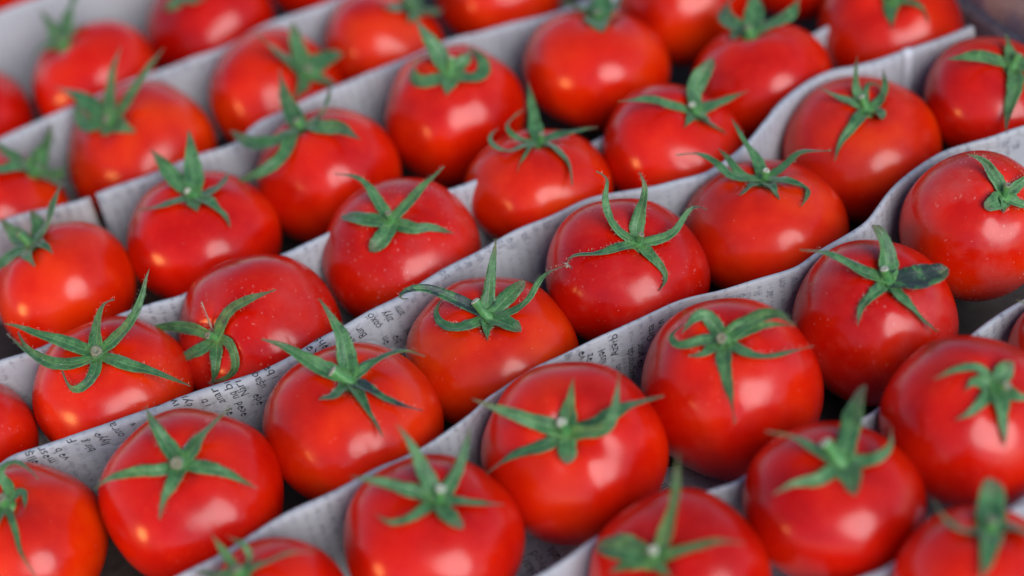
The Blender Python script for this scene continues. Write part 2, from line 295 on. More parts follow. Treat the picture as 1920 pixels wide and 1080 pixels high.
 ["t26",[491,-83,313],348,0.77,[0.249,-0.296,0.922],[548,-152,525],[[569,-173,592],12],[[58,[[548,-152,525],[440,-214,565],[350,-216,566],[281,-213,580],[237,-237,579],[242,-258,571]],0],[49,[[548,-152,525],[488,-132,574],[447,-100,659],[451,-33,720],[480,20,758],[435,31,800]],0],[67,[[548,-152,525],[556,-101,562],[593,-58,634],[625,-6,694],[613,37,750]],0],[49,[[548,-152,525],[630,-160,527],[709,-149,548],[768,-89,581],[816,-64,599],[861,-96,590]],0],[53,[[548,-152,525],[588,-237,518],[625,-290,480],[633,-323,447],[591,-362,431]],0]],"tomato with curling claw like leaves, between the two central dividers"],
 ["t27",[1138,142,228],361,0.77,[0.059,0.123,0.991],[1152,171,464],[[1167,165,534],14],[[55,[[1152,171,464],[1021,164,521],[971,252,546],[903,309,579],[802,277,619]],0],[60,[[1152,171,464],[1065,181,498],[1032,268,534],[995,340,563]],0],[60,[[1152,171,464],[1151,286,496],[1113,361,558],[1085,468,613]],0],[55,[[1152,171,464],[1237,200,486],[1325,236,532],[1446,146,586]],0],[60,[[1152,171,464],[1246,83,499],[1317,48,473],[1265,-58,480]],0],[64,[[1152,171,464],[1174,22,504],[1183,-11,499]],0],[60,[[1152,171,464],[1060,78,509],[1021,59,504]],0]],"tomato with many crowded leaves fanned to the left, right of centre"],
 ["t28",[1684,593,215],363,0.77,[0.084,-0.163,0.983],[1704,554,450],[[1688,577,520],15],[[48,[[1704,554,450],[1630,591,489],[1568,607,533],[1517,632,565]],0],[48,[[1704,554,450],[1679,635,526],[1714,739,623]],0],[62,[[1704,554,450],[1614,435,466],[1540,387,425],[1494,302,400]],0],[57,[[1704,554,450],[1764,568,465],[1807,615,510],[1818,697,555]],0],[76,[[1704,554,450],[1739,504,456],[1743,455,460]],2],[29,[[1704,554,450],[1731,648,520],[1782,630,521],[1791,559,479]],0]],"tomato with thin dark pointed leaves, between the two dividers at upper right"],
 ["t29",[2329,698,264],317,0.77,[0.306,-0.247,0.92],[2393,647,457],[[2435,666,522],17],[[43,[[2393,647,457],[2325,657,509],[2227,642,570],[2100,578,627]],0],[53,[[2393,647,457],[2399,722,516],[2398,752,566]],0],[53,[[2393,647,457],[2364,510,453],[2327,451,415],[2279,354,377]],0],[58,[[2393,647,457],[2472,642,456],[2545,640,456]],0]],"tomato at the right edge next to the crate side, leaf trailing down its front"],
 ["t30",[1962,-221,329],313,0.97,[0.294,-0.459,0.838],[2041,-344,555],[[2057,-346,625],14],[[61,[[2041,-344,555],[2025,-295,616],[1988,-248,689],[1917,-241,740]],0],[70,[[2041,-344,555],[1963,-402,582],[1940,-415,579]],2],[61,[[2041,-344,555],[2101,-387,538],[2160,-379,517]],0],[57,[[2041,-344,555],[2117,-302,580],[2203,-273,621]],0],[61,[[2041,-344,555],[2017,-408,554],[2016,-427,547]],0]],"water spotted tomato at the right edge with a leaf arching up"],
 ["t31",[-131,-347,248],355,0.77,[0.044,-0.18,0.983],[-120,-389,478],[[-159,-355,561],18],[[61,[[-120,-389,478],[-186,-340,520],[-268,-309,572],[-343,-286,613],[-417,-300,640],[-463,-339,647],[-460,-364,639],[-421,-345,627]],0],[65,[[-120,-389,478],[-109,-332,509],[-78,-271,595],[-51,-215,652],[-24,-162,705]],0],[65,[[-120,-389,478],[-42,-340,514],[9,-323,545],[59,-304,568]],2],[44,[[-120,-389,478],[-30,-407,500],[55,-392,539],[107,-335,573],[163,-309,601],[244,-321,625]],0],[65,[[-120,-389,478],[-200,-440,501],[-277,-435,499],[-325,-356,496],[-323,-290,497],[-295,-243,503]],0],[61,[[-120,-389,478],[-135,-472,490],[-136,-528,480]],0],[70,[[-120,-389,478],[-50,-464,490],[5,-500,473]],2]],"sharply focused tomato at the centre, one leaf rising straight up over the divider"],
 ["t32",[-730,-693,323],364,0.77,[0.126,-0.056,0.99],[-700,-707,561],[[-757,-688,625],21],[[80,[[-700,-707,561],[-804,-656,617],[-878,-597,660],[-949,-557,700],[-1011,-544,730]],0],[88,[[-700,-707,561],[-695,-624,594],[-696,-560,667],[-729,-489,728],[-762,-428,783]],0],[63,[[-700,-707,561],[-614,-661,583],[-525,-647,614],[-449,-664,630],[-384,-723,640]],0],[63,[[-700,-707,561],[-609,-808,573],[-533,-860,546],[-430,-903,526]],0],[59,[[-700,-707,561],[-655,-861,571],[-622,-925,542],[-593,-1008,528]],0],[63,[[-700,-707,561],[-753,-811,593],[-820,-807,593]],2]],"tomato with a dark bruised leaf and thick pale cut stem, lower left of centre"],
 ["t33",[-1380,-953,352],360,0.77,[0.052,-0.245,0.968],[-1367,-1011,582],[[-1373,-1055,639],22],[[77,[[-1367,-1011,582],[-1411,-943,633],[-1443,-894,695],[-1465,-831,750]],0],[77,[[-1367,-1011,582],[-1298,-967,627],[-1220,-942,691],[-1132,-918,745]],0],[61,[[-1367,-1011,582],[-1444,-1047,603],[-1547,-1026,604],[-1649,-1023,596],[-1705,-1055,583]],0],[61,[[-1367,-1011,582],[-1271,-1066,594],[-1182,-1094,562],[-1088,-1164,532]],0],[65,[[-1367,-1011,582],[-1389,-1107,589],[-1436,-1166,565],[-1462,-1225,526]],0]],"tomato with a perfect flat five pointed star, lower left"],
 ["t34",[-2084,-971,287],344,0.77,[0.058,-0.055,0.997],[-2071,-983,513],None,[[49,[[-2071,-983,513],[-2051,-912,539],[-2093,-870,583],[-2026,-836,604],[-1951,-904,593],[-1925,-945,589]],0],[53,[[-2071,-983,513],[-2004,-950,535],[-1985,-1040,535]],0],[29,[[-2071,-983,513],[-2019,-1134,524],[-2001,-1232,506],[-1934,-1365,484]],0],[62,[[-2071,-983,513],[-2082,-1073,536],[-2100,-1132,529]],0],[49,[[-2071,-983,513],[-2132,-962,538],[-2188,-944,564]],0]],"tomato in the lower left corner with leaves curled in a loop"],
 ["t35",[-1063,-1598,327],264,0.97,[-0.381,-0.054,0.923],[-1150,-1610,536],None,[[50,[[-1149,-1612,539],[-1198,-1516,576],[-1244,-1446,628]],0],[35,[[-1149,-1612,539],[-1107,-1565,591],[-1127,-1527,626],[-1185,-1475,629]],0],[38,[[-1149,-1612,539],[-1059,-1618,593],[-956,-1655,667],[-849,-1729,735]],0],[46,[[-1149,-1612,539],[-1241,-1559,520],[-1347,-1480,491]],0],[46,[[-1149,-1612,539],[-1116,-1706,564]],0]],"tomato cut by the bottom edge, left of centre"],
 ["t36",[-466,-1418,340],344,0.774,[0.236,-0.103,0.966],[-412,-1442,560],[[-390,-1447,636],18],[[74,[[-412,-1442,560],[-504,-1425,617],[-590,-1413,678],[-704,-1416,751]],0],[70,[[-412,-1442,560],[-443,-1361,647],[-469,-1289,723],[-510,-1237,793]],0],[62,[[-412,-1442,560],[-344,-1378,595],[-288,-1315,658],[-246,-1236,714]],0],[55,[[-412,-1442,560],[-320,-1477,562],[-177,-1484,531]],0],[66,[[-412,-1442,560],[-387,-1538,574],[-337,-1584,547]],2],[55,[[-412,-1442,560],[-496,-1534,601],[-584,-1554,612],[-640,-1500,627]],0]],"large tomato at bottom centre left with a six pointed pale green star"],
 ["t37",[119,-1070,306],362,0.829,[-0.078,-0.454,0.888],[98,-1189,537],[[86,-1199,613],18],[[72,[[98,-1189,537],[12,-1158,578],[-89,-1124,629],[-226,-1078,697]],0],[76,[[98,-1189,537],[126,-1140,602],[162,-1096,723]],0],[64,[[98,-1189,537],[6,-1238,536],[-119,-1222,505],[-226,-1246,465]],0],[72,[[98,-1189,537],[91,-1255,524],[78,-1317,504]],2],[88,[[98,-1189,537],[195,-1219,561],[285,-1181,585],[381,-1169,604],[484,-1166,611]],0],[64,[[98,-1189,537],[242,-1267,595],[292,-1217,659],[335,-1142,757]],0]],"large tomato below the centre with a thick dark leaf reaching right"],
 ["t38",[782,-844,269],361,0.97,[-0.034,-0.167,0.985],[771,-896,575],[[751,-937,636],19],[[70,[[771,-896,575],[747,-842,604],[722,-801,645],[674,-812,652],[608,-884,648]],0],[58,[[771,-896,575],[688,-902,596],[588,-897,595],[570,-840,605],[638,-788,612]],0],[78,[[771,-896,575],[853,-870,610],[927,-878,651],[988,-910,671],[1029,-999,677]],0],[49,[[771,-896,575],[857,-896,604],[939,-913,636],[1021,-969,659]],0],[49,[[771,-896,575],[833,-1003,588],[921,-1024,573],[1091,-1005,568]],0],[70,[[771,-896,575],[742,-1020,582],[740,-1111,540],[725,-1263,491]],0],[54,[[771,-896,575],[675,-961,588],[615,-943,579]],0]],"large tomato right of centre with folded leaves and one hanging straight down"],
 ["t39",[1424,-611,259],335,0.97,[0.144,-0.281,0.949],[1465,-692,533],[[1453,-689,609],15],[[63,[[1465,-692,533],[1376,-670,587],[1298,-648,648],[1224,-630,699],[1134,-639,743]],0],[80,[[1465,-692,533],[1478,-625,586],[1469,-586,662],[1445,-546,718]],2],[106,[[1465,-692,533],[1556,-716,538],[1640,-720,545],[1705,-703,557]],2],[59,[[1465,-692,533],[1381,-770,549],[1327,-801,525],[1298,-867,494]],0],[59,[[1465,-692,533],[1492,-792,526],[1542,-851,474],[1603,-906,422]],0]],"tomato with a broad blunt greyish leaf on the right, right of centre"],
 ["t40",[392,-1776,265],340,0.77,[-0.344,-0.261,0.902],[315,-1835,467],[[314,-1850,546],17],[[94,[[315,-1835,467],[242,-1786,482],[123,-1703,453]],2],[68,[[315,-1835,467],[371,-1804,550],[420,-1764,673],[464,-1675,827]],0],[49,[[315,-1835,467],[432,-1884,550],[531,-1936,620],[612,-2012,672]],0],[57,[[315,-1835,467],[358,-1943,483]],0],[64,[[315,-1835,467],[223,-1829,464],[145,-1811,423]],0]],"tomato cut by the bottom edge with a long thin leaf pointing up, right of centre"],
 ["t41",[1013,-1590,315],332,0.77,[0.153,-0.088,0.984],[1047,-1609,530],[[997,-1567,623],22],[[73,[[1047,-1609,530],[963,-1575,579],[897,-1535,634],[795,-1528,692]],0],[81,[[1047,-1609,530],[1097,-1527,579],[1141,-1464,642],[1193,-1397,695]],2],[62,[[1047,-1609,530],[1143,-1632,547],[1216,-1616,572],[1255,-1526,590]],0],[88,[[1047,-1609,530],[1062,-1706,548],[1054,-1770,533]],2],[62,[[1047,-1609,530],[954,-1692,563],[862,-1687,569],[767,-1733,579]],0]],"large tomato at lower right with a round pale stem end"],
 ["t42",[1612,-1316,314],341,0.855,[0.252,-0.297,0.921],[1676,-1391,548],[[1714,-1429,589],18],[[43,[[1676,-1391,548],[1634,-1333,609],[1544,-1364,654],[1436,-1432,692]],0],[63,[[1676,-1391,548],[1598,-1387,599],[1551,-1428,595]],0],[75,[[1676,-1391,548],[1661,-1525,536],[1645,-1620,468]],0],[59,[[1676,-1391,548],[1564,-1499,564],[1490,-1515,550]],0],[71,[[1676,-1391,548],[1723,-1338,576],[1766,-1327,601]],2],[59,[[1676,-1391,548],[1738,-1449,539],[1806,-1456,515]],0]],"tomato at the right edge with drooping leaves, above the lower right corner"],
 ["t43",[1404,-2109,293],307,0.951,[0.167,0.172,0.971],[1447,-2064,544],None,[[99,[[1447,-2064,544],[1477,-1973,547],[1513,-1863,596]],2],[91,[[1447,-2064,544],[1395,-2202,587],[1346,-2292,581]],0],[47,[[1447,-2064,544],[1359,-2080,586],[1309,-2029,612],[1287,-1931,614]],0],[80,[[1447,-2064,544],[1527,-2077,557],[1578,-2170,595]],0]],"tomato in the lower right corner with a broad upright leaf"],
 ["t44",[2141,-1012,237],289,0.77,[-0.016,-0.088,0.996],[2137,-1028,427],None,[[54,[[2136,-1031,430],[2049,-978,461],[1911,-913,518]],0]],"sliver of a tomato at the right edge above the drooping leaves"],
]

PATHS = {
 'F': [[-2575,2709],[-2410,2794],[-2155,2894],[-1839,3029],[-1250,3214],[-888,3344]],
 'E': [[-2468,1519],[-2319,1641],[-2166,1723],[-1975,1799],[-1785,1892],[-1603,1974],[-1393,2040],[-1165,2105],[-978,2217],[-829,2272],[-603,2333],[-237,2467]],
 'D1': [[-2436,898],[-2267,967],[-2193,985],[-2068,995],[-1943,1013],[-1850,1030]],
 'D2': [[-1818,1036],[-1693,1072],[-1508,1123],[-1320,1191],[-1151,1236],[-1040,1373],[-929,1431],[-761,1508],[-627,1560],[-466,1608],[-310,1665],[-191,1715],[-73,1757],[165,1801],[410,1824],[635,1885],[923,1987]],
 'C': [[-2346,-69],[-2189,-25],[-2075,-5],[-1968,9],[-1825,58],[-1671,109],[-1525,148],[-1356,182],[-1172,255],[-958,321],[-781,397],[-544,471],[-349,500],[-145,556],[104,647],[366,770],[555,870],[804,1015],[998,1106],[1311,1262],[1625,1360],[1942,1511],[2171,1579]],
 'A': [[-2279,-800],[-2137,-697],[-2080,-645],[-1969,-620],[-1829,-577],[-1683,-551],[-1546,-516],[-1364,-474],[-1271,-461],[-1064,-418],[-924,-362],[-811,-280],[-712,-234],[-587,-163],[-483,-113],[-348,-36],[-226,33],[-87,97],[76,175],[242,234],[409,297],[568,310],[702,303],[823,319],[963,342],[1068,409],[1151,484],[1246,598],[1338,703],[1485,837],[1624,896],[1768,909],[1962,946],[2123,981],[2330,1034]],
 'B': [[-1594,-1543],[-1411,-1458],[-1276,-1405],[-1181,-1348],[-1003,-1256],[-885,-1211],[-780,-1174],[-659,-1120],[-545,-1071],[-459,-1039],[-359,-979],[-273,-915],[-169,-821],[-81,-770],[23,-708],[160,-659],[344,-595],[485,-539],[672,-476],[831,-455],[975,-435],[1083,-419],[1170,-396],[1265,-337],[1357,-297],[1427,-261],[1518,-198],[1651,-45],[1781,68],[1947,159],[2134,202],[2314,228],[2513,260]],
 'G': [[-206,-1757],[-81,-1698],[4,-1654],[112,-1597],[305,-1517],[559,-1451],[721,-1421],[908,-1340],[1046,-1275],[1193,-1242],[1285,-1207],[1422,-1109],[1575,-1013],[1755,-889],[1954,-773],[2139,-720]],
 'H': [[857,-2049],[1028,-1997],[1124,-1975],[1360,-1884],[1603,-1819],[1742,-1780],[1959,-1721]],
}

P_ = 2.15
def zsurf(r, c):
    r = np.clip(r, 0, 1)
    return c * (1 - r ** P_) ** (1 / P_) - .13 * np.exp(-(r / .22) ** 2)

DUST = dict(t30=1.0, t14=.8, t23=.55, t39=.6, t26=.35, t24=.3, t25=.25, t28=.15, t42=.25, t38=.2, t31=.15)
WIDE = {'t02', 't03', 't04', 't05', 't06', 't07', 't09', 't10', 't11', 't12', 't13', 't17', 't29'}
HAIRY = {'t24', 't23', 't32', 't31', 't26', 't27', 't14', 't39', 't30', 't38', 't33'}

def frame(ax):
    ax = norm(ax); x = norm(np.cross([.3, -.9, .2], ax)); return x, np.cross(ax, x), ax

def ribbon(pts, width, nrm0, centre, body, seed, dry=False, full=False):
    """leaf blade along pts: verts, faces, uvs of a thin closed blade, folded along its midrib"""
    r = random.Random(seed)
    n = 17; C = catmull(pts, n)
    T = np.gradient(C, axis=0); T /= np.linalg.norm(T, axis=1)[:, None] + 1e-12
    V = []; UV = []; cross = [-1, -.55, 0, .55, 1]
    a_, c_ = body
    def out_(p, eps):
        z = p @ nrm0; tq = p - nrm0 * z; rr = np.linalg.norm(tq) / a_
        if rr < .93:
            zz = float(zsurf(rr, c_)) * a_ * 1.01 + eps
            if -.3 * a_ < z < zz: p = tq + nrm0 * zz
        elif z / a_ < .6 * c_ and z > -.5 * a_:
            q = 1 - min(.999, abs(z) / (a_ * c_)) ** P_
            rm = q ** (1 / P_) * 1.02 + eps / a_
            if rr < rm: p = tq * (rm / rr) + nrm0 * z
        return p
    for _ in range(2): C = np.array([out_(p, .0009) for p in C]); C[1:-1] = .25 * C[:-2] + .5 * C[1:-1] + .25 * C[2:]
    fold = r.uniform(.15, .55); ph = r.uniform(0, 6); tw = r.uniform(-1.1, 1.1)
    side = None
    for i in range(n):
        s = i / (n - 1)
        out = norm(C[i] - centre)
        nn = norm(.75 * nrm0 + .5 * out) if s < .5 else norm(.55 * nrm0 + .7 * out)
        sd = np.cross(T[i], nn)
        if np.linalg.norm(sd) < .25 and side is not None: sd = side
        sd = norm(sd)
        if side is not None:
            if sd @ side < 0: sd = -sd
            sd = norm(.55 * sd + .45 * side)
        side = sd
        up = norm(np.cross(sd, T[i]))
        if up @ nn < 0: up = -up
        a = tw * s
        sd2 = math.cos(a) * sd + math.sin(a) * up; up2 = norm(np.cross(sd2, T[i]));
        if up2 @ up < 0: up2 = -up2
        wd = width * (.62 + .42 * math.sin(min(s / .30, 1) * math.pi / 2)) * ((1 - s ** 2.1) ** .85 if full else (1 - s ** 1.45) ** .95)
        if dry == 1: wd = width * (1 - s)
        if dry == 2: wd = width * (.72 + .3 * math.sin(min(s / .4, 1) * math.pi / 2)) * (1 - s ** 5) ** .55
        wd = max(wd, width * .045) * (1 + .06 * math.sin(9 * s + ph))
        for side_ in (0, 1):
            for q in cross:
                hw = wd / 2
                hw *= 1 + (r.uniform(-.09, .09) if abs(q) == 1 else 0)
                p = C[i] + sd2 * q * hw + up2 * (fold * hw * abs(q) ** 1.4 + .00025 * math.sin(14 * s + ph + 2 * q) * abs(q)) - up2 * (.00038 * (1 - .6 * abs(q)) * side_)
                V.append(out_(p, .0006 - .0003 * side_)); UV.append((s, .5 + .5 * q))
    F = []
    m = len(cross)
    for i in range(n - 1):
        b0, b1 = i * 2 * m, (i + 1) * 2 * m
        for j in range(m - 1):
            F.append((b0 + j, b0 + j + 1, b1 + j + 1, b1 + j))
            F.append((b0 + m + j + 1, b0 + m + j, b1 + m + j, b1 + m + j + 1))
        F.append((b0 + m, b0, b1, b1 + m)); F.append((b0 + m - 1, b0 + 2 * m - 1, b1 + 2 * m - 1, b1 + m - 1))
    e = (n - 1) * 2 * m
    F.append(tuple([e + j for j in range(m)] + [e + 2 * m - 1 - j for j in range(m)]))
    return V, F, UV, C, T, width

def add_hairs(acc, C, T, width, nrm, r, k=46):
    for _ in range(k):
        i = r.randrange(0, len(C) - 1); s = i / (len(C) - 1)
        sd = norm(np.cross(T[i], nrm)) * r.choice((-1, 1))
        wd = width / 2 * (.62 + .42 * min(s / .3, 1)) * (1 - s ** 1.7) ** .85
        p = C[i] + (C[i + 1] - C[i]) * r.random() + sd * wd * .96 + nrm * .0003
        d = norm(sd + nrm * r.uniform(-.2, 1.1) + T[i] * r.uniform(-.3, .6))
        L = r.uniform(.0006, .0015); t = norm(np.cross(d, nrm + .01)) * .00004
        b = len(acc[0]); acc[0] += [p - t, p + t, p + d * L]; acc[1].append((b, b + 1, b + 2))

BODIES = []
def build_tomato(row, idx):
    key, C, a, c, ax, B, st, seps, label = row
    C = np.array(C) * 1e-4; a = a * 1e-4; B = np.array(B) * 1e-4; ax = norm(ax)
    BODIES.append((C, a, c, ax))
    root = empty('tomato', Vector(C))
    tag(root, label, 'tomato', 'ripe tomatoes packed in rows')
    X, Y, Z = frame(ax)
    r = random.Random(100 + idx)
    nu, nv = 80, 52
    ph = r.uniform(0, 6); ph2 = r.uniform(0, 6); k5 = r.choice((4, 5, 5, 6)); lob = r.uniform(.012, .034); sk = r.uniform(-.02, .02)
    V = []; F = []
    for j in range(nv + 1):
        th = math.pi * j / nv
        rho = abs(math.sin(th)) ** (2 / P_); zz = abs(math.cos(th)) ** (2 / P_) * (1 if th < math.pi / 2 else -1)
        for i in range(nu):
            f = 2 * math.pi * i / nu
            L = 1 + lob * math.cos(k5 * f + ph) * min(1, rho * 1.3) * (.6 + .4 * zz) + .012 * math.cos(2 * f + ph2)
            rr = rho * L
            z = c * zz
            if zz > 0: z -= (.13 + .02 * math.cos(k5 * f + ph)) * math.exp(-(rho / .22) ** 2) + .012 * math.cos(k5 * f + ph + 3.1) * math.exp(-((rho - .35) / .2) ** 2)
            else: z += .05 * math.exp(-(rho / .18) ** 2)
            z += sk * rr * math.cos(f + ph)
            V.append(a * (X * rr * math.cos(f) + Y * rr * math.sin(f) + Z * z))
    for j in range(nv):
        for i in range(nu):
            i2 = (i + 1) % nu
            F.append((j * nu + i, (j + 1) * nu + i, (j + 1) * nu + i2, j * nu + i2))
    fr = mesh_obj('fruit', V, F, M_TOM, root)
    fr['dust'] = DUST.get(key, .05)
    # calyx: a small star shaped boss that the sepals leave from
    Bl = B - C
    hv = []; hf = []; uv = []; R0 = .0046
    for j, (q, h) in enumerate(((0, .0020), (.35, .0019), (.7, .0012), (1, -.0002))):
        for i in range(20):
            f = 2 * math.pi * i / 20; st_ = 1 + .16 * math.cos(5 * f) * q
            hv.append(Bl + (X * math.cos(f) + Y * math.sin(f)) * R0 * q * st_ + Z * h); uv.append((.15, .5 + .2 * q))
    for j in range(3):
        for i in range(20):
            hf.append((j * 20 + i, (j + 1) * 20 + i, (j + 1) * 20 + (i + 1) % 20, j * 20 + (i + 1) % 20))
    cal = mesh_obj('calyx', hv, hf, M_HUB, root, uvs=uv)
    acc = [[], []]
    for q, (wd, pts, dry) in enumerate(seps):
        P = np.array(pts, float) * 1e-4 - C
        P[0] += Z * .0010
        if key in WIDE: P[-1] += (P[-1] - P[-2]) * .22
        if len(P) == 2: P = np.array([P[0], (P[0] + P[1]) / 2 + Z * .001, P[1]])
        v, f, u, cc, tt, ww = ribbon(P, wd * (1.42e-4 if key in WIDE else 1.0e-4), Z, np.zeros(3), (a, c), idx * 17 + q, dry, key in WIDE)
        sp = mesh_obj('sepal', v, f, M_DRY if dry == 1 else M_SEP, cal, uvs=u)
        sp['bruise'] = 1.0 if (key, q) in (('t32', 3), ('t31', 0), ('t39', 2)) else 0.0
        if dry == 1: sp['label'] = 'dry straw coloured sepal spike'
        if key in HAIRY: add_hairs(acc, cc, tt, ww, Z, r)
    if len(acc[0]):
        for _ in range(50):
            f = r.uniform(0, 6.3); d = norm(X * math.cos(f) + Y * math.sin(f) + Z * r.uniform(.2, 1.5))
            p = Bl + (X * math.cos(f) + Y * math.sin(f)) * r.uniform(.003, .007) + Z * .0012; L = r.uniform(.001, .0024)
            t = norm(np.cross(d, Z)) * .00004; b = len(acc[0]); acc[0].extend([p - t, p + t, p + d * L]); acc[1].append((b, b + 1, b + 2))
        tag(mesh_obj('fine_hairs', acc[0], acc[1], M_HAIR, cal), kind='stuff')
    if key == 't31':    # a shrivelled petal still hanging from the longest sepal tip
        T0 = np.array(seps[3][1][-1], float) * 1e-4 - C; dv = []; df = []
        for q in range(5):
            d = norm([r.uniform(-1, 1), r.uniform(-1, .3), r.uniform(-1, .4)]); e = norm(np.cross(d, Z)) * .0006; b = len(dv)
            m_ = T0 + d * .0012 + Z * .0003; t_ = T0 + d * r.uniform(.0018, .0034)
            dv += [T0 - e * .4, T0 + e * .4, m_ + e, m_ - e, t_, T0 - Z * .0003]; df += [(b, b + 1, b + 2, b + 3), (b + 3, b + 2, b + 4), (b + 5, b + 1, b), (b + 5, b + 2, b + 1), (b + 5, b + 4, b + 2), (b + 5, b + 3, b + 4), (b + 5, b, b + 3)]
        mesh_obj('dried_petal', dv, df, M_DRY, cal)
    # stem stub with a cut end
    if st: E = np.array(st[0]) * 1e-4 - C; sr = st[1] * 1e-4
    else: E = Bl + Z * .006 + X * r.uniform(-.002, .002); sr = .0020
    D = norm(E - Bl); sx = norm(np.cross(D, [.2, 1, .3])); sy = np.cross(D, sx)
    V = []; F = []; uv = []; fm = []; Ls = np.linalg.norm(E - Bl)
    prof = [(-.0005, 1.5), (.2 * Ls, 1.15), (.55 * Ls, .98), (.8 * Ls, 1.10), (Ls - .0004, 1.12), (Ls, .98), (Ls + .0001, .55), (Ls - .0005, .42), (Ls - .0006, .02)]
    for (h, q) in prof:
        for i in range(14):
            f = 2 * math.pi * i / 14; q2 = q * (1 + .07 * math.sin(3 * f + idx) + r.uniform(-.03, .03))
            V.append(Bl + D * h + (sx * math.cos(f) + sy * math.sin(f)) * sr * q2); uv.append((.3, .3))
    for j in range(len(prof) - 1):
        for i in range(14):
            F.append((j * 14 + i, j * 14 + (i + 1) % 14, (j + 1) * 14 + (i + 1) % 14, (j + 1) * 14 + i)); fm.append(0 if j < 4 else 1)
    mesh_obj('stem', V, F, None, root, uvs=uv, mats=[M_HUB, M_CUT2 if key in PALE else M_CUT], fm=fm)

for idx, row in enumerate(TOMATOES): build_tomato(row, idx)

# ------------------------------------------------------------------ folded newspaper dividers
TOP = .0455
CS = np.array([b[0] for b in BODIES])
INV = []
for (C, a, c, ax) in BODIES:
    A = np.outer(ax, ax); INV.append((np.eye(3) - A) / (a * 1.005) ** 2 + A / (a * c * 1.01) ** 2)
INV = np.array(INV)
def inside(P):
    d = P[:, None, :] - CS[None]
    return (np.einsum('nki,kij,nkj->nk', d, INV, d) < 1).any(1)

